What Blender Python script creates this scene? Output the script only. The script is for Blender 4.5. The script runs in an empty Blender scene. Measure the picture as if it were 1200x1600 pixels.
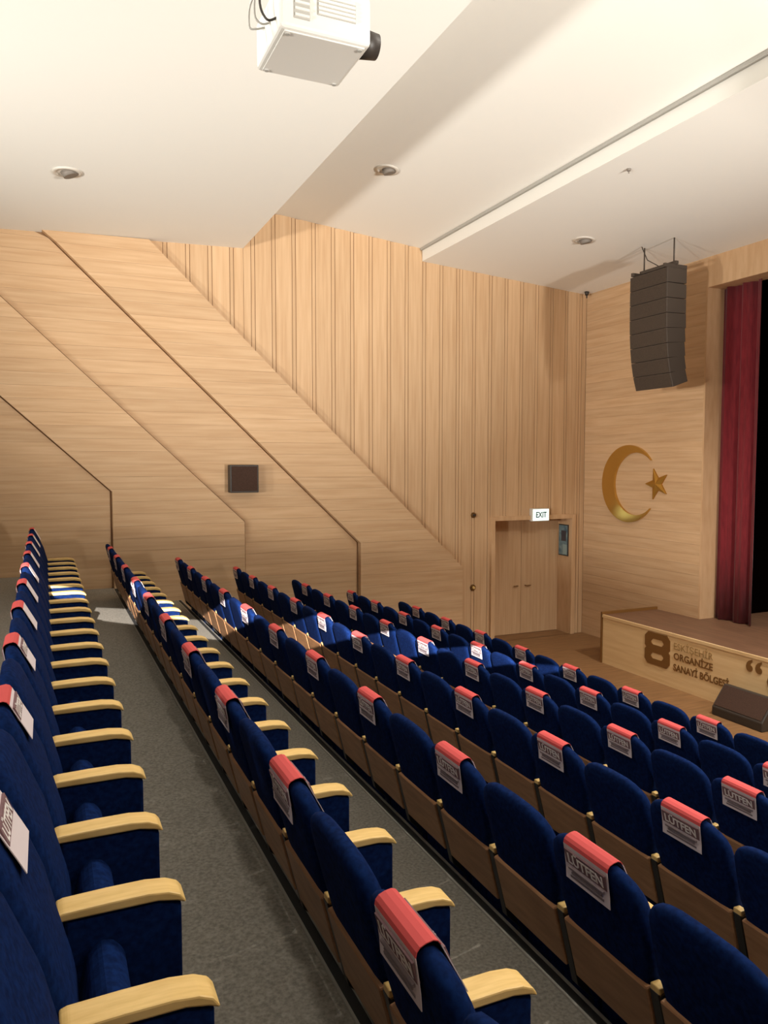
import bpy, bmesh, math, random
from mathutils import Vector, Matrix
random.seed(7)
SC = bpy.context.scene
COL = SC.collection
# ------------------------------------------------------------------ camera
F_PX, VPX, VPY = 1200.0, 68.0, 725.0          # focal length and the rows' vanishing point, in 1200x1600 pixels
CAM_Z = 3.56
pitch = math.atan((800 - VPY) / F_PX)
yaw = math.atan((600 - VPX) / F_PX * math.cos(pitch))
cd = bpy.data.cameras.new('camera'); cam = bpy.data.objects.new('camera', cd); COL.objects.link(cam)
cd.sensor_fit = 'VERTICAL'; cd.sensor_height = 36.0; cd.lens = 36.0 * F_PX / 1600.0
cd.clip_start = 0.05; cd.clip_end = 100
cam.location = (0, 0, CAM_Z)
cam.rotation_euler = (math.pi / 2 - pitch, 0, -yaw)
SC.camera = cam
# ------------------------------------------------------------------ light
SC.view_settings.view_transform = 'Standard'; SC.view_settings.look = 'None'
SC.view_settings.gamma = 1.0; SC.view_settings.use_curve_mapping = False
SC.view_settings.exposure = 0.85
w = bpy.data.worlds.new('world'); SC.world = w; w.use_nodes = True
w.node_tree.nodes['Background'].inputs[0].default_value = (1.0, 0.88, 0.72, 1)
w.node_tree.nodes['Background'].inputs[1].default_value = 0.0

def spot(name, loc, target, power, color, angle, blend, radius, scale=(1, 1, 1), up=None):
    l = bpy.data.lights.new(name, 'SPOT'); l.energy = power; l.color = color
    l.spot_size = math.radians(angle); l.spot_blend = blend; l.shadow_soft_size = radius
    o = bpy.data.objects.new(name, l); COL.objects.link(o)
    z = (Vector(loc) - Vector(target)).normalized()
    u = Vector(up) if up else Vector((0, 0, 1))
    x = (u - z * u.dot(z)).normalized()               # local x follows 'up'
    y = z.cross(x)
    m = Matrix((x, y, z)).transposed().to_4x4(); m.translation = loc
    o.matrix_world = m @ Matrix.Diagonal((*scale, 1))
    return o
WARM = (1.0, 0.955, 0.875)
# the ceiling glow and the soft shade on the stage side of the ceiling and wall steps: lamps on the back wall and the near side wall
spot('uplight_back_wall_a_offscreen', (-6.8, 1.5, 3.4), (5.0, 9.0, 7.0), 2000, WARM, 72, 1.0, 0.40)
spot('uplight_back_wall_b_offscreen', (-6.8, 6.5, 3.4), (4.2, 9.8, 6.8), 1500, WARM, 72, 1.0, 0.40)
spot('uplight_near_wall_offscreen', (7.4, -5.8, 2.6), (4.2, 6.6, 8.6), 7000, WARM, 60, 1.0, 0.45)
# the recessed ceiling lights go on over the near half of the hall in the spacing of the three in view
for i, (x, y, z) in enumerate([(0.35, 4.6, 6.95), (4.59, 4.6, 7.6), (8.16, 4.6, 7.1), (0.35, -1.0, 6.95), (4.59, -1.0, 7.6), (8.16, -1.0, 7.1)]):
    spot('downlight_%d_offscreen' % i, (x, y, z), (x, y, 0), 900 if x > 8 else 150 if x > 4 else 70, (1.0, 0.93, 0.84), 140, 0.7, 0.12, up=(1, 0, 0))
# the narrow beam that falls across the rows, from high on the near side wall
B0, B1 = Vector((0.0, 9.05, 2.2)), Vector((5.6, 8.95, 0.75))
spot('beam_near_wall_offscreen', (-1.5, -5.8, 6.5), (B0 + B1) / 2, 30000, (1.0, 0.93, 0.88), 24, 0.10, 0.015, scale=(1, 0.05, 1), up=(B1 - B0))

# ------------------------------------------------------------------ materials
def nt(name):
    m = bpy.data.materials.new(name); m.use_nodes = True
    t = m.node_tree; b = t.nodes['Principled BSDF']
    return m, t, b
def rgb(r, g, b):
    f = lambda c: (c / 255 / 12.92) if c / 255 <= 0.04045 else ((c / 255 + 0.055) / 1.055) ** 2.4
    return (f(r), f(g), f(b), 1)
def plain(name, col, rough=0.6, metal=0.0, spec=0.5, emit=None, estr=0):
    m, t, b = nt(name)
    b.inputs['Base Color'].default_value = col; b.inputs['Roughness'].default_value = rough
    b.inputs['Metallic'].default_value = metal; b.inputs['Specular IOR Level'].default_value = spec
    if emit: b.inputs['Emission Color'].default_value = emit; b.inputs['Emission Strength'].default_value = estr
    return m
def noisy(name, c1, c2, scale, rough=0.9, bump=0.0, stretch=(1, 1, 1), detail=4, rand=0.0, spec=0.3, world=True, sheen=0.0):
    m, t, b = nt(name); N, L = t.nodes, t.links
    if world:
        g = N.new('ShaderNodeNewGeometry'); src = g.outputs['Position']
    else:
        g = N.new('ShaderNodeTexCoord'); src = g.outputs['Object']
    mp = N.new('ShaderNodeMapping'); mp.inputs['Scale'].default_value = stretch; L.new(src, mp.inputs[0])
    n = N.new('ShaderNodeTexNoise'); n.inputs['Scale'].default_value = scale; n.inputs['Detail'].default_value = detail
    L.new(mp.outputs[0], n.inputs['Vector'])
    r = N.new('ShaderNodeValToRGB'); r.color_ramp.elements[0].position = 0.3; r.color_ramp.elements[1].position = 0.7
    r.color_ramp.elements[0].color = c1; r.color_ramp.elements[1].color = c2
    L.new(n.outputs[0], r.inputs[0]); out = r.outputs[0]
    if rand:
        oi = N.new('ShaderNodeObjectInfo'); mr = N.new('ShaderNodeMapRange')
        mr.inputs[3].default_value = 1 - rand; mr.inputs[4].default_value = 1 + rand
        L.new(oi.outputs['Random'], mr.inputs[0])
        hs = N.new('ShaderNodeHueSaturation'); L.new(mr.outputs[0], hs.inputs['Value']); L.new(out, hs.inputs['Color']); out = hs.outputs[0]
        ad = N.new('ShaderNodeVectorMath'); ad.operation = 'ADD'
        sc = N.new('ShaderNodeVectorMath'); sc.operation = 'SCALE'; sc.inputs[0].default_value = (37, 23, 51)
        L.new(oi.outputs['Random'], sc.inputs['Scale']); L.new(src, ad.inputs[0]); L.new(sc.outputs[0], ad.inputs[1]); L.new(ad.outputs[0], mp.inputs[0])
    L.new(out, b.inputs['Base Color'])
    b.inputs['Roughness'].default_value = rough; b.inputs['Specular IOR Level'].default_value = spec
    if sheen: b.inputs['Sheen Weight'].default_value = sheen
    if bump:
        bp = N.new('ShaderNodeBump'); bp.inputs['Strength'].default_value = bump; bp.inputs['Distance'].default_value = 0.01
        L.new(n.outputs[0], bp.inputs['Height']); L.new(bp.outputs[0], b.inputs['Normal'])
    return m
OAK1, OAK2 = rgb(192, 156, 118), rgb(207, 174, 137)
M = dict(
    oak_h=noisy('oak_horizontal', OAK1, OAK2, 3.0, 0.55, 0.05, (0.35, 1, 6), rand=0.05),
    oak_hy=noisy('oak_horizontal_front', OAK1, OAK2, 3.0, 0.55, 0.05, (1, 0.35, 6), rand=0.05),
    oak_v=noisy('oak_vertical', OAK1, OAK2, 3.0, 0.55, 0.05, (7, 1, 0.3), rand=0.05),
    oak_plain=noisy('oak_trim', rgb(194, 157, 118), rgb(207, 172, 134), 4, 0.5, 0, (3, 3, 0.6)),
    groove=plain('dark_backing', rgb(140, 106, 74), 0.9),
    ceiling=plain('ceiling_paint', rgb(240, 239, 233), 0.85, spec=0.2),
    carpet=noisy('grey_carpet', rgb(120, 116, 107), rgb(158, 153, 142), 60, 1.0, 0.4, detail=6, spec=0.1),
    frontfloor=noisy('brown_floor', rgb(116, 84, 54), rgb(140, 104, 68), 5, 0.55, 0, (0.5, 4, 1), spec=0.4),
    rubber=plain('nosing_rubber', rgb(34, 33, 31), 0.8),
    alu=plain('nosing_metal', rgb(170, 166, 156), 0.4, 0.25),
    navy=noisy('navy_fabric', rgb(9, 24, 60), rgb(15, 38, 86), 45, 0.95, 0.15, world=False, spec=0.05),
    armwood=noisy('arm_beech', rgb(214, 178, 108), rgb(232, 198, 130), 6, 0.4, 0, (1.2, 9, 3), world=False, spec=0.4),
    shell=noisy('shell_veneer', rgb(146, 104, 70), rgb(170, 126, 88), 5, 0.45, 0, (6, 1.0, 6), world=False, spec=0.4, rand=0.06),
    black=plain('black_steel', rgb(24, 23, 22), 0.45, 0.2),
    hinge=plain('hinge_metal', rgb(150, 150, 148), 0.35, 0.8),
    paper=plain('notice_paper', rgb(222, 212, 216), 0.8, spec=0.2),
    red=plain('notice_red', rgb(206, 84, 84), 0.7, spec=0.2),
    header=plain('notice_header', rgb(128, 100, 104), 0.8, spec=0.2),
    smallprint=plain('notice_print', rgb(140, 128, 132), 0.8, spec=0.2),
    white=plain('print_white', rgb(240, 236, 234), 0.7, spec=0.2),
    projwhite=plain('projector_white', rgb(226, 224, 218), 0.45),
    projvent=plain('projector_vent', rgb(176, 174, 168), 0.6),
    dark=plain('dark_plastic', rgb(52, 46, 42), 0.5),
    lens=plain('lens_glass', rgb(20, 20, 26), 0.08, spec=0.8),
    cabblack=noisy('speaker_grille', rgb(62, 53, 46), rgb(80, 68, 58), 90, 0.75, 0.3, spec=0.2),
    cabside=plain('speaker_case', rgb(70, 60, 52), 0.6),
    wallspk=noisy('wall_speaker_cloth', rgb(58, 40, 32), rgb(72, 52, 42), 80, 0.9, 0.2),
    gold=plain('polished_gold', rgb(216, 182, 104), 0.22, 1.0),
    golddk=plain('brushed_gold', rgb(190, 148, 70), 0.4, 0.9),
    letter=plain('brown_lettering', rgb(122, 84, 40), 0.5),
    letterlt=plain('tan_lettering', rgb(168, 134, 84), 0.5),
    stagetop=noisy('stage_floor', rgb(104, 76, 58), rgb(124, 92, 70), 4, 0.5, 0, (4, 0.5, 1)),
    stagefront=noisy('stage_front_veneer', rgb(222, 188, 138), rgb(234, 204, 156), 3, 0.5, 0, (1, 0.4, 6)),
    curtain=noisy('red_velvet', rgb(98, 30, 36), rgb(118, 38, 44), 14, 0.95, 0.1, (2, 2, 0.3), spec=0.1, sheen=0.2),
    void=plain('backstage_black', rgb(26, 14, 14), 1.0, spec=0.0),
    exit=plain('exit_glow', rgb(230, 255, 250), 0.5, emit=(0.84, 1.0, 0.96, 1), estr=0.62),
    exitink=plain('exit_ink', rgb(50, 84, 80), 0.6),
    poster=noisy('poster_print', rgb(70, 96, 112), rgb(128, 150, 150), 9, 0.5, detail=2),
    posterdk=plain('poster_dark', rgb(62, 60, 66), 0.5), posterlt=plain('poster_pale', rgb(140, 160, 158), 0.5),
    grey=plain('light_trim', rgb(206, 200, 190), 0.5), greydk=plain('light_well', rgb(120, 112, 104), 0.6),
    brass=plain('brass_knob', rgb(120, 88, 48), 0.4, 0.6),
)
# ------------------------------------------------------------------ helpers
def mesh(name, verts, faces, mat=None, smooth=False):
    me = bpy.data.meshes.new(name); me.from_pydata([tuple(v) for v in verts], [], faces); me.validate(); me.update()
    bm = bmesh.new(); bm.from_mesh(me); bmesh.ops.recalc_face_normals(bm, faces=bm.faces); bm.to_mesh(me); bm.free()
    if mat: me.materials.append(M[mat])
    if smooth:
        for p in me.polygons: p.use_smooth = True
    return me
def link(name, me, parent=None, loc=(0, 0, 0)):
    o = bpy.data.objects.new(name, me); COL.objects.link(o); o.location = loc
    if parent: o.parent = parent
    return o
def tag(o, label=None, cat=None, group=None, kind=None):
    if label: o['label'] = label
    if cat: o['category'] = cat
    if group: o['group'] = group
    if kind: o['kind'] = kind
    return o
def empty(name, loc=(0, 0, 0), rz=0):
    o = bpy.data.objects.new(name, None); COL.objects.link(o); o.location = loc; o.rotation_euler.z = rz
    o.empty_display_size = 0.1
    return o
BF = [(0, 1, 3, 2), (4, 6, 7, 5), (0, 4, 5, 1), (2, 3, 7, 6), (0, 2, 6, 4), (1, 5, 7, 3)]
def boxv(x0, x1, y0, y1, z0, z1):
    return [(x, y, z) for x in (x0, x1) for y in (y0, y1) for z in (z0, z1)]
def box_me(name, x0, x1, y0, y1, z0, z1, mat, bevel=0.0, seg=2):
    me = mesh(name, boxv(x0, x1, y0, y1, z0, z1), BF, mat)
    if bevel:
        bm = bmesh.new(); bm.from_mesh(me)
        bmesh.ops.bevel(bm, geom=bm.edges[:], offset=bevel, segments=seg, profile=0.5, affect='EDGES')
        bm.to_mesh(me); bm.free()
        for p in me.polygons: p.use_smooth = False
    return me
def box(name, x0, x1, y0, y1, z0, z1, mat, parent=None, bevel=0.0, seg=2):
    """box in world axes; given relative to the parent's origin when a parent is passed"""
    return link(name, box_me(name, x0, x1, y0, y1, z0, z1, mat, bevel, seg), parent)
def prism_me(name, poly, lo, hi, axis, mat, bevel=0.0):
    """poly: 2D outline; axis 'x': (y,z), 'y': (x,z), 'z': (x,y) extruded lo..hi"""
    def p3(a, b, h):
        return (h, a, b) if axis == 'x' else (a, h, b) if axis == 'y' else (a, b, h)
    n = len(poly)
    v = [p3(a, b, lo) for a, b in poly] + [p3(a, b, hi) for a, b in poly]
    f = [tuple(range(n)), tuple(range(n, 2 * n))[::-1]] + [(i, (i + 1) % n, n + (i + 1) % n, n + i) for i in range(n)]
    me = mesh(name, v, f, mat)
    if bevel:
        bm = bmesh.new(); bm.from_mesh(me)
        bmesh.ops.bevel(bm, geom=bm.edges[:], offset=bevel, segments=2, profile=0.5, affect='EDGES'); bm.to_mesh(me); bm.free()
    return me
def cyl_me(name, r0, r1, h, mat, seg=20, smooth=True):
    bm = bmesh.new(); bmesh.ops.create_cone(bm, cap_ends=True, segments=seg, radius1=r0, radius2=r1, depth=h)
    me = bpy.data.meshes.new(name); bm.to_mesh(me); bm.free(); me.materials.append(M[mat])
    if smooth:
        for p in me.polygons: p.use_smooth = len(p.vertices) == 4
    return me
def tube_me(name, pts, r, mat, seg=8):
    v, f = [], []
    pts = [Vector(p) for p in pts]
    for i, p in enumerate(pts):
        d = (pts[min(i + 1, len(pts) - 1)] - pts[max(i - 1, 0)]).normalized()
        a = d.cross(Vector((0.31, 0.2, 0.93))).normalized(); b = d.cross(a)
        for k in range(seg):
            t = 2 * math.pi * k / seg; v.append(p + (a * math.cos(t) + b * math.sin(t)) * r)
    for i in range(len(pts) - 1):
        for k in range(seg):
            f.append((i * seg + k, i * seg + (k + 1) % seg, (i + 1) * seg + (k + 1) % seg, (i + 1) * seg + k))
    f.append(tuple(range(seg))); f.append(tuple(range((len(pts) - 1) * seg, len(pts) * seg)))
    return mesh(name, v, f, mat, True)
def text_me(name, s, size, mat, align='LEFT', extrude=0.002, width=None, thick=0.0):
    c = bpy.data.curves.new(name, 'FONT'); c.body = s; c.size = size; c.align_x = align; c.extrude = extrude; c.offset = thick
    c.resolution_u = 3
    o = bpy.data.objects.new(name, c); COL.objects.link(o)
    bpy.context.view_layer.update()
    me = bpy.data.meshes.new_from_object(o.evaluated_get(bpy.context.evaluated_depsgraph_get()))
    bpy.data.objects.remove(o); me.name = name
    xs = [v.co.x for v in me.vertices]
    if width and xs:
        k = width / (max(xs) - min(xs)); me.transform(Matrix.Diagonal((k, 1, 1, 1)))
    me.materials.clear(); me.materials.append(M[mat])
    return me
# text laid on a surface that faces -X: reads along -Y, upright along Z
FACE_REAR = Matrix(((0, 0, -1, 0), (-1, 0, 0, 0), (0, 1, 0, 0), (0, 0, 0, 1)))
# ------------------------------------------------------------------ room dimensions (metres, floor in front of the stage at z = 0)
WY = 13.03                                   # face of the slatted side wall
FX = 10.35                                   # face of the wall beside the stage
NEAR_Y, REAR_X = -6.0, -7.0
RISE, PITCH = 0.26, 1.0
NROWS = 7
ROWF = lambda k: CAM_Z - (2.0 + RISE * (k - 1))            # floor height of row k (1 = highest in view)
NOSE = lambda k: 1.03 + PITCH * (k - 1)
def ceil1(x): return CAM_Z + 3.527 + 0.033 * x
def ceil2(x): return CAM_Z + 4.27 - 0.098 * (x - 3.79)
def ceil3(x): return CAM_Z + 3.77 - 0.075 * (x - 6.55)
CX1, CX2 = 3.17, 6.55
def ceil_at(x): return ceil1(x) if x < CX1 else ceil2(x) if x < CX2 else ceil3(x)
# ceilings
def ceil_prism(name, x0, x1, fn, th, y0=NEAR_Y, y1=WY + 0.05):
    me = prism_me(name, [(x0, fn(x0)), (x1, fn(x1)), (x1, fn(x1) + th), (x0, fn(x0) + th)], y0, y1, 'y', 'ceiling')
    return tag(link(name, me), kind='structure')
ceil_prism('ceiling', REAR_X, CX1, ceil1, 1.1)
ceil_prism('ceiling', CX1 + 0.002, CX2 - 0.035, ceil2, 0.2)
tag(box('trim_8', CX2 - 0.05, CX2 + 0.01, NEAR_Y, WY, ceil2(CX2) - 0.035, ceil2(CX2) + 0.15, 'projvent'), kind='structure')  # shade of the gap at the ceiling step, drawn as a grey strip
ceil_prism('ceiling', CX2, FX + 0.02, ceil3, 0.28)
# floors
tag(box('floor', NOSE(6), FX, NEAR_Y, WY, -0.2, 0.0, 'frontfloor'), kind='structure')
for k in range(0, 7):
    x0 = REAR_X if k == 0 else NOSE(k - 1)
    tag(box('floor', x0, NOSE(k), NEAR_Y, WY, -0.2, ROWF(k), 'carpet'), kind='structure')
for k in range(0, 7):
    z = ROWF(k); x = NOSE(k)
    t = tag(box('trim_%d' % (k + 1), x - 0.050, x + 0.006, NEAR_Y, WY - 0.13, z - 0.03, z + 0.004, 'rubber'), kind='structure')
    box('metal_lip', x - 0.060, x - 0.048, NEAR_Y, WY - 0.13, z - 0.004, z + 0.008, 'alu', t)
    box('metal_lip', x - 0.006, x + 0.010, NEAR_Y, WY - 0.13, z - 0.035, z + 0.007, 'alu', t)
# ------------------------------------------------------------------ side wall (left of the audience)
DX0, DX1, DTOP = 8.16, 10.02, CAM_Z - 1.13      # clear door opening
wl = tag(box('wall_left', REAR_X, DX0 - 0.09, WY + 0.02, WY + 0.6, -0.2, 8.3, 'groove'), kind='structure')
wl2 = tag(box('wall_left_over_door', DX0 - 0.09, DX1 + 0.09, WY + 0.02, WY + 0.6, DTOP + 0.09, 8.3, 'groove'), kind='structure')
wl3 = tag(box('wall_left_corner', DX1 + 0.09, FX + 0.4, WY + 0.02, WY + 0.6, -0.2, 8.3, 'groove'), kind='structure')
LA = [(1.63, 3.59), (7.41, -2.0)]; LB = [(0.06, 3.57), (5.25, -1.44)]; LC = [(-0.45, 2.45), (3.15, -0.99)]; LD = [(-0.57, 1.03), (0.99, -0.44)]
def edge_x(Ln, z):
    (xa, za), (xb, zb) = Ln; za += CAM_Z; zb += CAM_Z
    if z <= zb: return xb
    return xb + (z - zb) * (xa - xb) / (za - zb)
def bend_z(Ln): return Ln[1][1] + CAM_Z
def tier_floor(x):
    for k in range(0, 7):
        if x < NOSE(k): return ROWF(k)
    return 0.0
def band(left, right, y_face, name='plank', hh=0.2, phase=0.0):
    z = -0.1 + phase
    i = 0
    while z < 7.25:
        z1 = min(z + hh - 0.002, 7.30)
        lz = [z] + ([bend_z(left)] if left and z < bend_z(left) < z1 else []) + [z1]
        rz = [z] + ([bend_z(right)] if right and z < bend_z(right) < z1 else []) + [z1]
        L = [((edge_x(left, q) if left else REAR_X), q) for q in lz]
        R_ = [((edge_x(right, q) if right else REAR_X) - 0.028, q) for q in rz]
        if R_[0][0] - L[0][0] > 0.02 or R_[-1][0] - L[-1][0] > 0.02:
            poly = R_ + L[::-1]
            xm = max(p[0] for p in poly)
            lowfloor = tier_floor(xm - 0.01)
            top_ok = z < ceil1(min(p[0] for p in poly)) - 0.0
            if z1 > lowfloor and top_ok:
                poly2 = [(a, min(b, ceil1(a) + 0.004)) for a, b in poly]
                link(name, prism_me(name, poly2, y_face, WY + 0.025, 'y', 'oak_h'), wl)
        z += hh
band(LB, LA, WY - 0.12, phase=0.03)
band(LC, LB, WY + 0.005, phase=0.11)
band(LD, LC, WY - 0.09, phase=0.06)
band(None, LD, WY + 0.008, phase=0.0)
# vertical slats
x = 1.2; i = 0
while x < FX - 0.01:
    wdt = 0.285 if i % 2 == 0 else 0.055
    x1 = min(x + wdt, FX)
    lo = 0.0
    segs = [(x, x1)]
    for cut in (CX1, CX2, 7.41, DX0 - 0.09, DX1 + 0.09):                       # end the boards at the door casing
        segs = [s for a, b in segs for s in (((a, cut - 0.003), (cut + 0.003, b)) if a < cut - 0.01 and b > cut + 0.01 else ((a, b),))]
    for a, b in segs:
        zb = lambda q: max(edge_z if (edge_z := (CAM_Z - 2.0 + (7.41 - q) * (3.59 + 2.0) / (7.41 - 1.63))) and q < 7.41 else tier_floor(q), tier_floor(q)) - 0.01
        over = DX0 - 0.09 - 0.02 < (a + b) / 2 < DX1 + 0.09 + 0.02
        b0, b1 = (DTOP + 0.09, DTOP + 0.09) if over else (zb(a), zb(b))
        m_ = (a + b) / 2
        t0, t1 = ceil_at(m_) + 0.005, ceil_at(m_) + 0.005
        if t0 - b0 < 0.03 and t1 - b1 < 0.03: continue
        b0 = min(b0, t0 - 0.01); b1 = min(b1, t1 - 0.01)
        link('slat', prism_me('slat', [(a, b0), (b, b1), (b, t1), (a, t0)], WY + 0.008 if i % 2 == 0 else WY + 0.011, WY + 0.022, 'y', 'oak_v'), wl)
    x += wdt + 0.011; i += 1
# the other walls close the hall
tag(box('wall_right', REAR_X, FX + 0.4, NEAR_Y - 0.3, NEAR_Y, -0.2, 8.3, 'oak_plain'), kind='structure')
tag(box('wall_back', REAR_X - 0.3, REAR_X, NEAR_Y - 0.3, WY + 0.6, -0.2, 8.3, 'oak_plain'), kind='structure')
# ------------------------------------------------------------------ wall beside the stage, portal, backstage
PY, PTOP, SH = 9.87, CAM_Z + 2.98, 0.87
wf = tag(box('wall_front', FX + 0.012, FX + 0.42, PY + 0.012, WY + 0.02, -0.2, 8.0, 'groove'), kind='structure')
z = 0.0
while z < ceil3(FX):
    z1 = min(z + 0.18 - 0.002, ceil3(FX) + 0.004)
    link('plank', prism_me('plank', [(PY, z), (WY - 0.001, z), (WY - 0.001, z1), (PY, z1)], FX, FX + 0.014, 'x', 'oak_hy'), wf)
    z += 0.18
lin = tag(box('wall_front_lintel', FX, FX + 0.42, NEAR_Y, PY, PTOP, 8.0, 'oak_plain'), kind='structure')
box('reveal_board', FX - 0.004, FX + 0.42, PY - 0.02, PY + 0.014, SH, PTOP, 'oak_plain', wf)
tag(box('wall_front_far', FX, FX + 0.42, NEAR_Y, NEAR_Y + 2.6, -0.2, PTOP, 'oak_plain'), kind='structure')
tag(box('wall_backstage', FX + 4.0, FX + 4.2, NEAR_Y, WY + 0.6, -0.2, 8.0, 'void'), kind='structure')
tag(box('wall_backstage_side', FX + 0.42, FX + 4.0, WY - 0.4, WY + 0.6, -0.2, 8.0, 'void'), kind='structure')
tag(box('ceiling_backstage', FX + 0.42, FX + 4.0, NEAR_Y, WY, 7.4, 7.6, 'void'), kind='structure')
# stage
SX, SY = 9.08, 10.87
st = tag(box('stage_platform', SX + 0.02, FX + 0.02, NEAR_Y, SY - 0.02, -0.1, SH - 0.03, 'dark'), kind='structure')
box('stage_floor', SX, FX - 0.0, NEAR_Y, SY, SH - 0.03, SH, 'stagetop', st)
box('stage_floor', FX, FX + 4.0, NEAR_Y + 2.6, PY - 0.02, SH - 0.03, SH, 'stagetop', st)
box('front_panel', SX, SX + 0.02, NEAR_Y, SY - 0.03, 0.0, SH - 0.03, 'stagefront', st)
box('front_edge', SX - 0.012, SX + 0.02, NEAR_Y, SY, SH - 0.045, SH + 0.004, 'stagefront', st)
box('end_panel', SX - 0.012, FX, SY - 0.02, SY + 0.02, 0.0, SH + 0.05, 'letter', st)
st['label'] = 'low wooden stage with pale veneer front and brown lettering'
# lettering on the stage front
tx = SX - 0.006
def rear_text(name, s, size, mat, y_left, z_base, width, parent, thick=0.0, x=tx):
    me = text_me(name, s, size, mat, width=width, thick=thick); me.transform(FACE_REAR)
    ys = [v.co.y for v in me.vertices]; zs = [v.co.z for v in me.vertices]
    return link(name, me, parent, (x, y_left - max(ys), z_base))
def ring8(cy, cz, w_, h_, c):
    return [(cy - w_ / 2 + c, cz - h_ / 2), (cy + w_ / 2 - c, cz - h_ / 2), (cy + w_ / 2, cz - h_ / 2 + c), (cy + w_ / 2, cz + h_ / 2 - c),
            (cy + w_ / 2 - c, cz + h_ / 2), (cy - w_ / 2 + c, cz + h_ / 2), (cy - w_ / 2, cz + h_ / 2 - c), (cy - w_ / 2, cz - h_ / 2 + c)]
def ring_prism(name, outer, inner, x0, x1, mat, parent):
    n = len(outer); v = []
    for xx in (x0, x1):
        v += [(xx, a, b) for a, b in outer] + [(xx, a, b) for a, b in inner]
    f = []
    for i in range(n):
        j = (i + 1) % n
        f += [(i, j, n + j, n + i), (2 * n + i, 3 * n + i, 3 * n + j, 2 * n + j), (i, 2 * n + i, 2 * n + j, j), (n + i, n + j, 3 * n + j, 3 * n + i)]
    return link(name, mesh(name, v, f, mat), parent)
cy8 = 9.50
for cz, dh in ((CAM_Z - 2.905, 0.0), (CAM_Z - 3.135, 0.0)):
    ring_prism('emblem_loop', ring8(cy8, cz, 0.56, 0.30, 0.07), ring8(cy8, cz, 0.28, 0.10, 0.04), tx - 0.004 + (0.001 if cz > 0.5 else 0), tx + 0.008, 'letter', st)
rear_text('lettering', 'ESKİŞEHİR', 0.15, 'letterlt', 9.14, CAM_Z - 2.93, 0.78, st)
rear_text('lettering', 'ORGANİZE', 0.15, 'letter', 9.14, CAM_Z - 3.09, 0.78, st, 0.004)
rear_text('lettering', 'SANAYİ BÖLGESİ', 0.15, 'letter', 9.14, CAM_Z - 3.27, 1.08, st, 0.004)
rear_text('quotation_mark', '“', 0.62, 'letter', 7.77, CAM_Z - 3.20, 0.27, st, 0.01)
rear_text('lettering', 'C', 0.50, 'letter', 7.42, CAM_Z - 3.17, 0.36, st, 0.0)
# curtain
def curtain(name, y0, y1, x, label):
    n = 90; v = []; f = []
    zs = [SH + 0.01, 2.4, 4.0, 5.5, PTOP + 0.25]
    for side in (0, 1):
        for zi, zz in enumerate(zs):
            for k in range(n + 1):
                y = y0 + (y1 - y0) * k / n
                ph = y * 24 + 1.4 * math.sin(y * 5)
                v.append((x + 0.055 * math.sin(ph) + 0.02 * math.sin(ph * 2.3 + zi * .4) + side * 0.02, y, zz))
    W_ = n + 1; H = len(zs)
    for s in (0, 1):
        for j in range(H - 1):
            for k in range(n):
                a = s * W_ * H + j * W_ + k; f.append((a, a + 1, a + W_ + 1, a + W_))
    o = W_ * H
    for k in range(n):
        f.append((k, k + 1, o + k + 1, o + k)); a = (H - 1) * W_ + k; f.append((a, a + 1, o + a + 1, o + a))
    for j in range(H - 1):
        for k in (0, n): a = j * W_ + k; f.append((a, a + W_, o + a + W_, o + a))
    return tag(link(name, mesh(name, v, f, 'curtain', True)), label, 'curtain')
curtain('stage_curtain', 9.04, PY - 0.025, FX + 0.33, 'red velvet stage curtain hanging in folds at the portal edge')
# crescent and star
ccy, ccz, R0 = 11.66, CAM_Z - 0.38, 0.745
r_in, off = R0 * 0.80, R0 * 0.27
cx_i = ccy - off
d_ = off; a_ = (d_ * d_ + R0 * R0 - r_in * r_in) / (2 * d_); h_ = math.sqrt(R0 * R0 - a_ * a_)
ao = math.atan2(h_, -a_); ai = math.atan2(h_, -(a_ - d_))
K = 40
outer = [(ccy + R0 * math.cos(t), ccz + R0 * math.sin(t)) for t in [ao - 2 * ao * k / K for k in range(K + 1)]]
inner = [(cx_i + r_in * math.cos(t), ccz + r_in * math.sin(t)) for t in [ai - 2 * ai * k / K for k in range(K + 1)]]
v, f = [], []
for xx in (FX - 0.05, FX - 0.0005):
    v += [(xx, *p) for p in outer] + [(xx, *p) for p in inner]
n = K + 1
for k in range(K):
    f += [(k, k + 1, n + k + 1, n + k), (2 * n + k, 3 * n + k, 3 * n + k + 1, 2 * n + k + 1), (k, 2 * n + k, 2 * n + k + 1, k + 1), (n + k, n + k + 1, 3 * n + k + 1, 3 * n + k)]
tag(link('crescent_emblem', mesh('crescent_emblem', v, f, 'gold')), 'golden crescent emblem mounted on the wood wall beside the stage', 'emblem')
scy, scz, sr = 10.92, CAM_Z - 0.37, 0.30
pts = [(scy + (sr if k % 2 == 0 else sr * 0.40) * math.cos(math.pi + k * math.pi / 5 + math.pi), scz + (sr if k % 2 == 0 else sr * 0.40) * math.sin(math.pi + k * math.pi / 5 + math.pi)) for k in range(10)]
v = [(FX - 0.055, scy, scz)] + [(FX - 0.03, a, b) for a, b in pts] + [(FX + 0.002, a, b) for a, b in pts]
f = [(0, 1 + k, 1 + (k + 1) % 10) for k in range(10)] + [(1 + k, 11 + k, 11 + (k + 1) % 10, 1 + (k + 1) % 10) for k in range(10)] + [tuple(range(11, 21))]
tag(link('star_emblem', mesh('star_emblem', v, f, 'golddk')), 'small golden five-pointed star on the wood wall beside the crescent', 'emblem')
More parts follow.
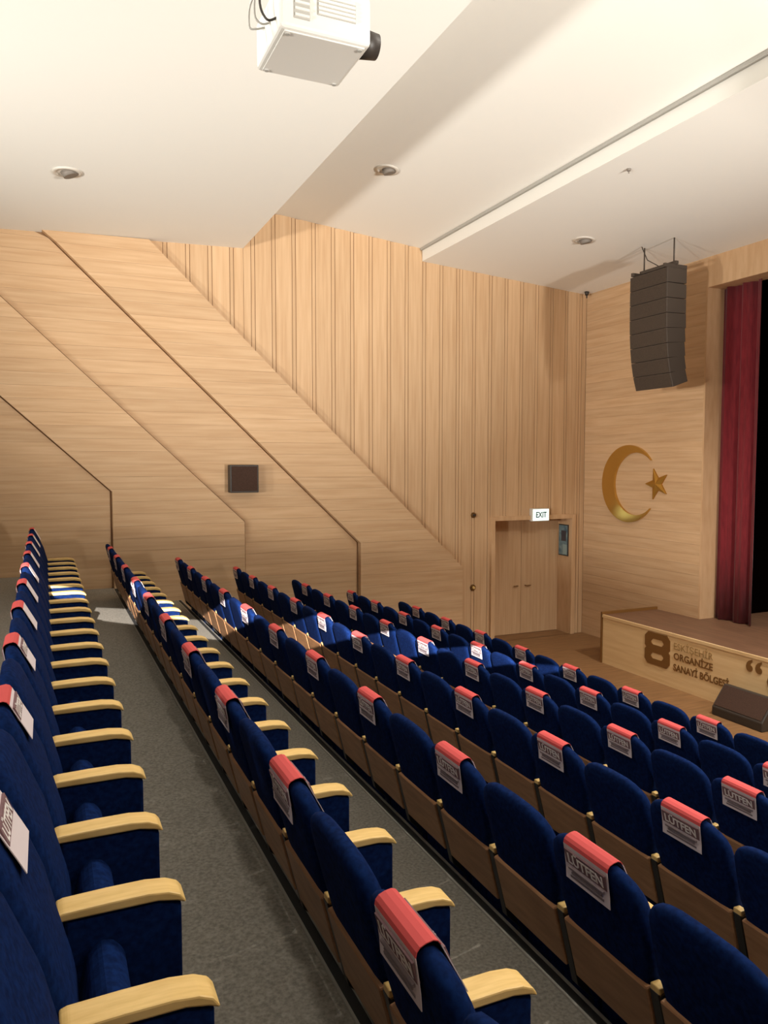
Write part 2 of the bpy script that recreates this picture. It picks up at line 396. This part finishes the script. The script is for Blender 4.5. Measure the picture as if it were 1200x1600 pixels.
# ------------------------------------------------------------------ door
dr = tag(empty('door_1', ((DX0 + DX1) / 2, WY, 0)), kind='structure')
dc = (DX0 + DX1) / 2
DEP = 0.42
def dbox(name, x0, x1, y0, y1, z0, z1, mat, parent=dr, bevel=0.0):
    return box(name, x0 - dc, x1 - dc, y0 - WY, y1 - WY, z0, z1, mat, parent, bevel)
dbox('door_casing', DX0 - 0.09, DX0, WY - 0.05, WY + 0.03, 0, DTOP + 0.09, 'oak_plain', bevel=0.004)
dbox('door_casing', DX1, DX1 + 0.09, WY - 0.05, WY + 0.03, 0, DTOP + 0.09, 'oak_plain', bevel=0.004)
dbox('door_casing', DX0, DX1, WY - 0.05, WY + 0.03, DTOP, DTOP + 0.09, 'oak_plain', bevel=0.004)
dbox('door_reveal', DX0 - 0.09, DX0, WY + 0.03, WY + 0.55, 0, DTOP + 0.09, 'oak_plain')
dbox('door_reveal', DX1, DX1 + 0.09, WY + 0.03, WY + 0.55, 0, DTOP + 0.09, 'oak_plain')
dbox('door_reveal', DX0, DX1, WY + 0.03, WY + 0.55, DTOP, DTOP + 0.09, 'oak_plain')
dbox('threshold', DX0, DX1, WY - 0.02, WY + 0.6, -0.2, 0.0, 'frontfloor')
mid = DX0 + (DX1 - DX0) * 0.5
for x0, x1, hx in ((DX0 + 0.003, mid - 0.003, mid - 0.10), (mid + 0.003, DX1 - 0.003, mid + 0.10)):
    lf = dbox('door_leaf', x0, x1, WY + DEP, WY + DEP + 0.05, 0.005, DTOP - 0.004, 'oak_v', bevel=0.004)
    hd = link('door_handle', tube_me('door_handle', [(hx - dc, DEP, 1.02), (hx - dc, DEP - 0.05, 1.02), (hx - dc + (0.11 if hx < mid else -0.11) * -1, DEP - 0.05, 1.02)], 0.010, 'brass'), lf)
# framed poster in the reveal
po = empty('framed_poster', (DX1 - 0.001, WY + 0.21, CAM_Z - 1.60))
tag(po, 'blue and grey framed poster on the side of the door recess', 'poster')
box('frame', -0.022, 0.0, -0.16, 0.16, -0.33, 0.33, 'dark', po, 0.004)
box('print', -0.025, -0.020, -0.14, 0.14, -0.31, 0.31, 'poster', po)
box('print_patch', -0.027, -0.0245, -0.10, 0.06, -0.02, 0.20, 'posterdk', po)
box('print_patch', -0.027, -0.0245, -0.13, 0.0, -0.30, -0.09, 'posterlt', po)
# exit sign
ex = empty('exit_sign', (9.20, WY - 0.10, CAM_Z - 1.03))
tag(ex, 'lit white exit sign mounted over the wooden door', 'sign')
box('case', -0.21, 0.21, 0.0, 0.10, -0.13, 0.13, 'grey', ex, 0.01)
box('lit_panel', -0.19, 0.19, -0.012, 0.004, -0.115, 0.115, 'exit', ex, 0.004)
me = text_me('lettering', 'EXIT', 0.16, 'exitink', 'CENTER', 0.002, 0.26, 0.004); me.transform(Matrix.Rotation(math.pi / 2, 4, 'X'))
link('lettering', me, ex, (0, -0.015, -0.05))
# two small fittings on the slats
for zz, nm, lb, r in ((CAM_Z - 1.0, 'wall_button', 'small dark round button on the slatted wall, the higher of two', 0.055), (CAM_Z - 2.43, 'wall_socket', 'small round brass socket on the slatted wall, the lower of two', 0.06)):
    o = empty(nm, (7.68, WY, zz)); tag(o, lb, 'wall fitting')
    me = cyl_me('plate', r, r * 0.9, 0.03, 'brass'); me.transform(Matrix.Rotation(math.pi / 2, 4, 'X')); link('plate', me, o, (0, -0.012, 0))
    me = cyl_me('knob', r * 0.5, r * 0.4, 0.04, 'dark' if nm == 'wall_button' else 'armwood'); me.transform(Matrix.Rotation(math.pi / 2, 4, 'X')); link('knob', me, o, (0, -0.035, 0))
# wall speaker
ws = empty('wall_speaker', (3.10, WY, CAM_Z - 0.25))
tag(ws, 'square dark brown loudspeaker box fixed high on the panelled side wall', 'speaker')
box('cabinet', -0.245, 0.245, -0.20, -0.02, -0.235, 0.235, 'dark', ws, 0.012)
box('grille', -0.22, 0.22, -0.212, -0.195, -0.21, 0.21, 'wallspk', ws, 0.006)
box('bracket', -0.06, 0.06, -0.03, 0.012, -0.10, 0.10, 'black', ws)
# ------------------------------------------------------------------ hanging line array
la = empty('line_array_speaker', (9.0, 9.80, CAM_Z + 3.0))
tag(la, 'tall dark curved stack of loudspeaker cabinets hung beside the stage', 'speaker')
ang, px, pz = 0.0, 0.0, 0.08
hs = 0.235
for k in range(8):
    ang = [0, 0, 0.01, 0.03, 0.07, 0.12, 0.20, 0.30][k]
    d = Vector((math.sin(ang), 0, -math.cos(ang))); nrm = Vector((math.cos(ang), 0, math.sin(ang)))
    a = Vector((px, 0, pz)); b = a + d * (hs - 0.006)
    dep = 0.40 - (0.0 if k < 4 else 0.02 * (k - 3))
    back_a, back_b = a + nrm * dep + d * 0.004, b + nrm * dep - d * 0.004
    cb = link('cabinet', prism_me('cabinet', [(a.x, a.z), (b.x, b.z), (back_b.x, back_b.z), (back_a.x, back_a.z)], -0.42, 0.42, 'y', 'cabside', 0.006), la)
    ga, gb = a + d * 0.012 - nrm * 0.006, b - d * 0.012 - nrm * 0.006
    ga2, gb2 = ga + nrm * 0.012, gb + nrm * 0.012
    link('grille', prism_me('grille', [(ga.x, ga.z), (gb.x, gb.z), (gb2.x, gb2.z), (ga2.x, ga2.z)], -0.40, 0.40, 'y', 'cabblack'), cb)
    px, pz = (a + d * hs).x, (a + d * hs).z
box('rigging_frame', -0.02, 0.44, -0.38, -0.34, 0.09, 0.15, 'cabside', la)
box('rigging_frame', -0.02, 0.44, 0.34, 0.38, 0.09, 0.15, 'cabside', la)
box('rigging_frame', 0.18, 0.24, -0.40, 0.40, 0.15, 0.20, 'cabside', la)
zc = ceil3(9.2) - (CAM_Z + 3.0)
for yy in (-0.33, 0.33):
    link('chain', tube_me('chain', [(0.21, yy, 0.18), (0.21, yy, zc + 0.01)], 0.012, 'cabside'), la)
link('cable', tube_me('cable', [(0.3, 0.1, 0.08), (0.34, 0.14, 0.25), (0.20, 0.25, 0.36), (0.12, 0.3, zc + 0.01)], 0.008, 'dark'), la)
# floor monitor
mo = empty('stage_monitor', (8.82, 7.52, 0)); tag(mo, 'black wedge floor monitor standing against the stage front', 'speaker')
prof = [(-0.20, 0.0), (0.22, 0.0), (0.22, 0.30), (0.13, 0.40), (0.03, 0.42), (-0.20, 0.12)]
link('cabinet', prism_me('cabinet', prof, -0.42, 0.42, 'y', 'dark', 0.012), mo)
dv = Vector((0.23, 0.30)).normalized(); nv = Vector((-dv.y, dv.x))
g = [Vector((-0.195, 0.13)) + dv * 0.02, Vector((0.03, 0.42)) - dv * 0.02]
link('grille', prism_me('grille', [tuple(g[0] + nv * 0.008), tuple(g[1] + nv * 0.008), tuple(g[1] - nv * 0.008), tuple(g[0] - nv * 0.008)], -0.39, 0.39, 'y', 'wallspk'), mo)
link('handle', tube_me('handle', [(0.0, -0.425, 0.2), (0.0, -0.45, 0.2), (0.1, -0.45, 0.2), (0.1, -0.425, 0.2)], 0.01, 'black'), mo)
# ------------------------------------------------------------------ projector
PB = 2.10
pj = empty('ceiling_projector', (1.33, 3.93, CAM_Z + PB)); tag(pj, 'white ceiling projector with dark lens hung on a pole', 'projector')
body = box('body', -0.235, 0.235, -0.235, 0.235, 0.0, 0.24, 'projwhite', pj, 0.022, 3)
for x0, x1, z0, z1 in ((-0.17, -0.09, 0.05, 0.20), (-0.05, 0.15, 0.09, 0.19)):
    vt = box('vent', x0, x1, -0.240, -0.230, z0, z1, 'projvent', body)
    for q in range(5):
        zz = z0 + (z1 - z0) * (q + 0.5) / 5; box('vent_slat', x0 + 0.004, x1 - 0.004, -0.246, -0.238, zz - 0.006, zz + 0.006, 'projwhite', vt)
box('base_plate', -0.21, 0.21, -0.21, 0.21, -0.006, 0.004, 'projwhite', body, 0.003)
me = cyl_me('lens', 0.075, 0.062, 0.11, 'dark', 28); me.transform(Matrix.Rotation(math.pi / 2, 4, 'Y')); ln = link('lens', me, pj, (0.27, -0.09, 0.085))
me = cyl_me('lens_glass', 0.05, 0.045, 0.01, 'lens', 24); me.transform(Matrix.Rotation(math.pi / 2, 4, 'Y')); link('lens_glass', me, ln, (0.056, 0, 0))
for sx in (-1, 1):
    for sy in (-1, 1):
        me = cyl_me('foot', 0.012, 0.016, 0.012, 'projvent', 12); link('foot', me, pj, (0.19 * sx, 0.19 * sy, -0.006))
zc = ceil1(1.33) - (CAM_Z + PB)
box('mount_plate', -0.12, 0.12, -0.12, 0.12, 0.24, 0.26, 'projwhite', pj)
me = cyl_me('pole', 0.025, 0.025, zc - 0.255, 'projwhite', 16); link('pole', me, pj, (0, 0, (zc + 0.255) / 2))
me = cyl_me('ceiling_flange', 0.09, 0.09, 0.02, 'projwhite', 20); link('ceiling_flange', me, pj, (0, 0, zc - 0.006))
for q, (ya, rr) in enumerate(((-0.15, 0.006), (-0.05, 0.005), (0.06, 0.005))):
    pts = [(-0.23, ya, 0.08 + 0.03 * q), (-0.28, ya, 0.06 + 0.03 * q), (-0.31, ya + 0.02, 0.14), (-0.29, ya + 0.03, 0.28), (-0.18, ya * 0.5, 0.42), (-0.04, 0.0, 0.55), (-0.03, 0, zc)]
    sm = []
    for i in range(len(pts) - 1):
        p0, p1, p2, p3 = [Vector(pts[max(0, min(len(pts) - 1, i + o_))]) for o_ in (-1, 0, 1, 2)]
        for s in range(5):
            t = s / 5; sm.append(0.5 * ((2 * p1) + (p2 - p0) * t + (2 * p0 - 5 * p1 + 4 * p2 - p3) * t * t + (3 * p1 - p0 - 3 * p2 + p3) * t ** 3))
    sm.append(Vector(pts[-1]))
    link('cable', tube_me('cable', sm, rr, 'dark' if q == 0 else 'projvent', 6), pj)
# ------------------------------------------------------------------ recessed ceiling lights (off) and sprinklers
def recessed(x, y, fn, label):
    s = math.atan((fn(x + .5) - fn(x - .5)))
    o = empty('recessed_light', (x, y, fn(x))); o.rotation_euler.y = -s
    tag(o, label, 'ceiling light', 'recessed ceiling lights')
    n = 28; v = []; f = []
    for r, zz in ((0.175, 0.003), (0.17, -0.014), (0.125, -0.016), (0.115, 0.002)):
        v += [(r * math.cos(2 * math.pi * k / n), r * math.sin(2 * math.pi * k / n), zz) for k in range(n)]
    for j in range(3):
        for k in range(n): f.append((j * n + k, j * n + (k + 1) % n, (j + 1) * n + (k + 1) % n, (j + 1) * n + k))
    link('trim_ring', mesh('trim_ring', v, f, 'grey', True), o)
    me = cyl_me('lamp_well', 0.118, 0.118, 0.008, 'grey', 24); link('lamp_well', me, o, (0, 0, -0.002))
    me = cyl_me('tilted_lamp', 0.085, 0.10, 0.07, 'greydk', 20); me.transform(Matrix.Rotation(math.radians(-18), 4, 'Y')); link('tilted_lamp', me, o, (0.03, 0, -0.015))
recessed(0.35, 10.3, ceil1, 'white recessed ceiling light in the low rear ceiling panel')
recessed(4.59, 10.26, ceil2, 'white recessed ceiling light in the middle ceiling panel')
recessed(8.16, 10.37, ceil3, 'white recessed ceiling light in the panel nearest the stage')
def disc(name, x, y, z, r, h, mat, label, cat):
    o = empty(name, (x, y, z)); tag(o, label, cat)
    link('base', cyl_me('base', r * 0.7, r, h, mat, 16), o, (0, 0, -h / 2 + 0.003)); link('tip', cyl_me('tip', r * 0.25, r * 0.3, h, mat, 10), o, (0, 0, -h * 1.3))
disc('smoke_detector', -0.30, 5.60, ceil1(-0.30), 0.07, 0.05, 'greydk', 'small grey detector on the low rear ceiling panel', 'detector')
disc('sprinkler_head', 6.9, 7.9, ceil3(6.9), 0.03, 0.03, 'greydk', 'tiny sprinkler head on the ceiling panel near its stepped edge', 'sprinkler')
disc('ceiling_sensor', 10.2, 12.85, ceil3(10.2), 0.05, 0.07, 'dark', 'tiny dark sensor in the ceiling corner by the stage wall', 'sensor')
# ------------------------------------------------------------------ chairs
SW = 0.53
def back_pt(t, n):
    if n > 0: n *= 1 - 0.34 * max(0.0, min(1.0, (t - 0.78) / 0.28))
    # t: height above the floor, n: offset forward from the reclined rear plane
    return (-0.215 + (1.10 - t) * 0.26 + n * 0.968, t + n * 0.25)
def back_mesh():
    hw, t0, t1 = 0.252, 0.40, 1.085
    out = []
    lo_ = 0.214                                  # narrower between the armrests
    out += [(-lo_ + 0.02, t0), (0, t0), (lo_ - 0.02, t0), (lo_, t0 + 0.03), (lo_, 0.63), (0.232, 0.67), (0.238, 0.73), (hw, 0.80), (hw - 0.004, 0.90)]
    # domed top
    for k in range(0, 13):
        a = math.pi * k / 12
        cx = abs(math.cos(a)) ** 0.62 * (1 if math.cos(a) >= 0 else -1) * (hw - 0.006)
        out.append((cx, 0.94 + (t1 - 0.94) * math.sin(a) ** 0.62))
    out += [(-hw + 0.004, 0.90), (-hw, 0.80), (-0.238, 0.73), (-0.232, 0.67), (-lo_, 0.63), (-lo_, t0 + 0.03)]
    n = len(out); c = (0.0, 0.74)
    rings = [(0.72, 0.000), (0.93, 0.004), (0.985, 0.018), (1.0, 0.045), (0.985, 0.075), (0.92, 0.098), (0.70, 0.108)]
    v, f = [], []
    for s, d in rings:
        for (a, b) in out:
            aa, bb = c[0] + (a - c[0]) * s, c[1] + (b - c[1]) * (s if s < 0.9 else s)
            x, zz = back_pt(bb, d); v.append((x, aa, zz))
    for j in range(len(rings) - 1):
        for k in range(n): f.append((j * n + k, j * n + (k + 1) % n, (j + 1) * n + (k + 1) % n, (j + 1) * n + k))
    for j in (0, len(rings) - 1):
        x, zz = back_pt(c[1], rings[j][1]); v.append((x, 0, zz)); ci = len(v) - 1
        for k in range(n): f.append((j * n + k, j * n + (k + 1) % n, ci))
    return mesh('backrest', v, f, 'navy', True)
def shell_mesh():
    pts = []
    for t in (0.43, 0.695): pts.append((t, -0.014)); pts.append((t, 0.012))
    v = []
    for y in (-0.233, 0.233):
        for t, d in pts: x, zz = back_pt(t, d); v.append((x, y, zz))
    me = mesh('back_panel', v, [(0, 1, 3, 2), (4, 6, 7, 5), (0, 4, 5, 1), (2, 3, 7, 6), (0, 2, 6, 4), (1, 5, 7, 3)], 'shell')
    bm = bmesh.new(); bm.from_mesh(me); bmesh.ops.bevel(bm, geom=bm.edges[:], offset=0.005, segments=1, affect='EDGES'); bm.to_mesh(me); bm.free()
    return me
def seat_mesh():
    # tipped up pad
    prof = [(0.06, 0.22), (0.11, 0.19), (0.17, 0.22), (0.205, 0.36), (0.195, 0.48), (0.165, 0.52), (0.125, 0.53), (0.085, 0.50), (0.055, 0.38)]
    return prism_me('seat', prof, -0.215, 0.215, 'y', 'navy', 0.015)
def arm_mesh():
    prof = [(0.0, 0.602), (0.0, 0.624), (0.02, 0.630), (0.15, 0.634), (0.27, 0.634), (0.335, 0.626), (0.372, 0.610), (0.388, 0.588), (0.388, 0.578), (0.36, 0.590), (0.30, 0.602)]
    return prism_me('armrest', prof, -0.05, 0.05, 'y', 'armwood', 0.006)
def side_mesh():
    prof = [(0.05, 0.10), (0.05, 0.29), (0.02, 0.33), (0.02, 0.603), (0.30, 0.603), (0.35, 0.592), (0.376, 0.578), (0.376, 0.30), (0.36, 0.10)]
    return prism_me('side_panel', prof, -0.040, 0.040, 'y', 'navy', 0.012)
def leg_mesh():
    prof = [(-0.118, 0.70), (-0.085, 0.71), (0.01, 0.40), (0.08, 0.30), (0.09, 0.11), (0.34, 0.11), (0.36, 0.0), (0.05, 0.0), (0.05, 0.285), (-0.035, 0.37)]
    return prism_me('leg', prof, -0.022, 0.022, 'y', 'black', 0.003)
def tab_mesh(): return box_me('arm_bracket', -0.115, -0.075, -0.022, 0.022, 0.690, 0.722, 'armwood', 0.004)
def hinge_mesh():
    me = cyl_me('hinge', 0.016, 0.016, 0.045, 'hinge', 12); me.transform(Matrix.Translation((-0.035, 0, 0.50)) @ Matrix.Rotation(math.pi / 2, 4, 'X')); return me
CM = dict(backrest=back_mesh(), back_panel=shell_mesh(), seat=seat_mesh(), armrest=arm_mesh(), side_panel=side_mesh(), leg=leg_mesh(), bracket=tab_mesh(), hinge=hinge_mesh())
def standard(root, y):
    link('side_panel', CM['side_panel'], root, (0, y, 0)); link('armrest', CM['armrest'], root, (0, y, 0))
    lg = link('leg', CM['leg'], root, (0, y, 0)); link('bracket', CM['bracket'], lg); link('hinge', CM['hinge'], lg)
# paper notice meshes: follow the chair back (same local axes as the chair)
NW = 0.125
def strip(name, pts, mat, th=0.0025, y0=-NW, y1=NW):
    # pts: (x,z) path, thickened outwards
    n = len(pts); P = [Vector(p) for p in pts]; Q = []
    for i in range(n):
        d = (P[min(i + 1, n - 1)] - P[max(i - 1, 0)]).normalized(); Q.append(P[i] + Vector((-d.y, d.x)) * th)
    poly = [tuple(p) for p in P] + [tuple(q) for q in Q[::-1]]
    return prism_me(name, poly, y0, y1, 'y', mat)
def bp(t, n): return Vector(back_pt(t, n))
rear_path = [bp(0.938, -0.020), bp(0.98, -0.012), bp(1.03, -0.006), bp(1.072, -0.002)]
top_path = [bp(1.072, -0.002), bp(1.084, 0.006), bp(1.091, 0.022), bp(1.093, 0.050), bp(1.091, 0.078), bp(1.084, 0.094), bp(1.072, 0.102)]
front_path = [bp(1.072, 0.102), bp(1.02, 0.113), bp(0.96, 0.122), bp(0.92, 0.126)]
tl = text_me('lettering', 'LÜTFEN', 0.058, 'white', 'CENTER', 0.0006, 0.20, 0.0012)
def on_slope(me, t, n, rear):
    q0, q1 = bp(t, n), bp(t + 0.05, n); a = math.atan2(q0.x - q1.x, q1.y - q0.y)
    if rear: m = Matrix.Rotation(-a, 4, 'Y') @ FACE_REAR
    else: m = Matrix.Rotation(-a, 4, 'Y') @ Matrix(((0, 0, 1, 0), (1, 0, 0, 0), (0, 1, 0, 0), (0, 0, 0, 1)))
    me = me.copy(); me.transform(m); p = bp(t, n); me.transform(Matrix.Translation((p.x, 0, p.y))); return me
def slope_box(name, t0, t1, n0, n1, y0, y1, mat):
    v = []
    for y in (y0, y1):
        for t in (t0, t1):
            for n in (n0, n1): p = bp(t, n); v.append((p.x, y, p.y))
    return mesh(name, v, [(0, 1, 3, 2), (4, 6, 7, 5), (0, 4, 5, 1), (2, 3, 7, 6), (0, 2, 6, 4), (1, 5, 7, 3)], mat)
NM = dict(rear=strip('rear_flap', rear_path, 'paper'), top=strip('red_fold', top_path, 'red'), front=strip('front_flap', front_path, 'paper'),
          head=slope_box('header_band', 1.000, 1.058, -0.013, -0.004, -0.116, 0.116, 'header'), text=on_slope(tl, 1.008, -0.0135, True),
          fhead=slope_box('header_band', 1.000, 1.055, 0.108, 0.1215, -0.116, 0.116, 'header'), ftext=on_slope(tl, 1.006, 0.1222, False))
NM['print'] = [slope_box('print_line', t, t + 0.009, -0.021, -0.012, -hw_, hw_, 'smallprint') for t, hw_ in ((0.984, 0.10), (0.968, 0.085), (0.952, 0.095))]
def notice(loc, label, group, near):
    o = empty('paper_notice', loc); tag(o, label, 'notice', group)
    r = link('rear_flap', NM['rear'], o); link('red_fold', NM['top'], o); fl = link('front_flap', NM['front'], o)
    link('header_band', NM['head'], r); link('lettering', NM['text'], r)
    for me in NM['print']: link('print_line', me, r)
    if near: link('header_band', NM['fhead'], fl); link('lettering', NM['ftext'], fl)
    return o
ROWNAME = {1: 'highest row', 2: 'sixth row from the stage', 3: 'fifth row from the stage', 4: 'fourth row from the stage',
           5: 'third row from the stage', 6: 'second row from the stage', 7: 'front row'}
ORD = 'first|second|third|fourth|fifth|sixth|seventh|eighth|ninth|tenth|eleventh|twelfth|thirteenth|fourteenth|fifteenth|sixteenth|seventeenth|eighteenth|nineteenth|twentieth|twenty-first|twenty-second'.split('|')
for k in range(1, NROWS + 1):
    X = PITCH * (k - 1); zf = ROWF(k); base = 2.25 if k < 3 else 2.215
    nmax = 18 if k < 4 else 19
    nmin = {1: -1, 2: -2, 3: -2, 4: 0, 5: 1, 6: 2, 7: 3}[k]
    for n in range(nmin, nmax + 1):
        yc = base + SW * n
        tagged = (n + k) % 2 == 1
        c = empty('auditorium_chair', (X, yc, zf))
        pos = ORD[nmax - n]
        extra = 'navy chair under a notice' if tagged else 'navy chair with bare back'
        lab = '%s, %s from the side wall, %s' % (extra, pos, ROWNAME[k])
        tag(c, lab, 'chair', 'auditorium chairs in the ' + ROWNAME[k])
        link('backrest', CM['backrest'], c); link('back_panel', CM['back_panel'], c); link('seat', CM['seat'], c)
        standard(c, -SW / 2)
        if n == nmax: standard(c, SW / 2)
        if tagged:
            notice((X, yc, zf), 'red topped notice on the %s chair from the side wall, %s' % (pos, ROWNAME[k].replace('the stage', 'stage')), 'paper notices in the ' + ROWNAME[k], k < 4 and n < 6)
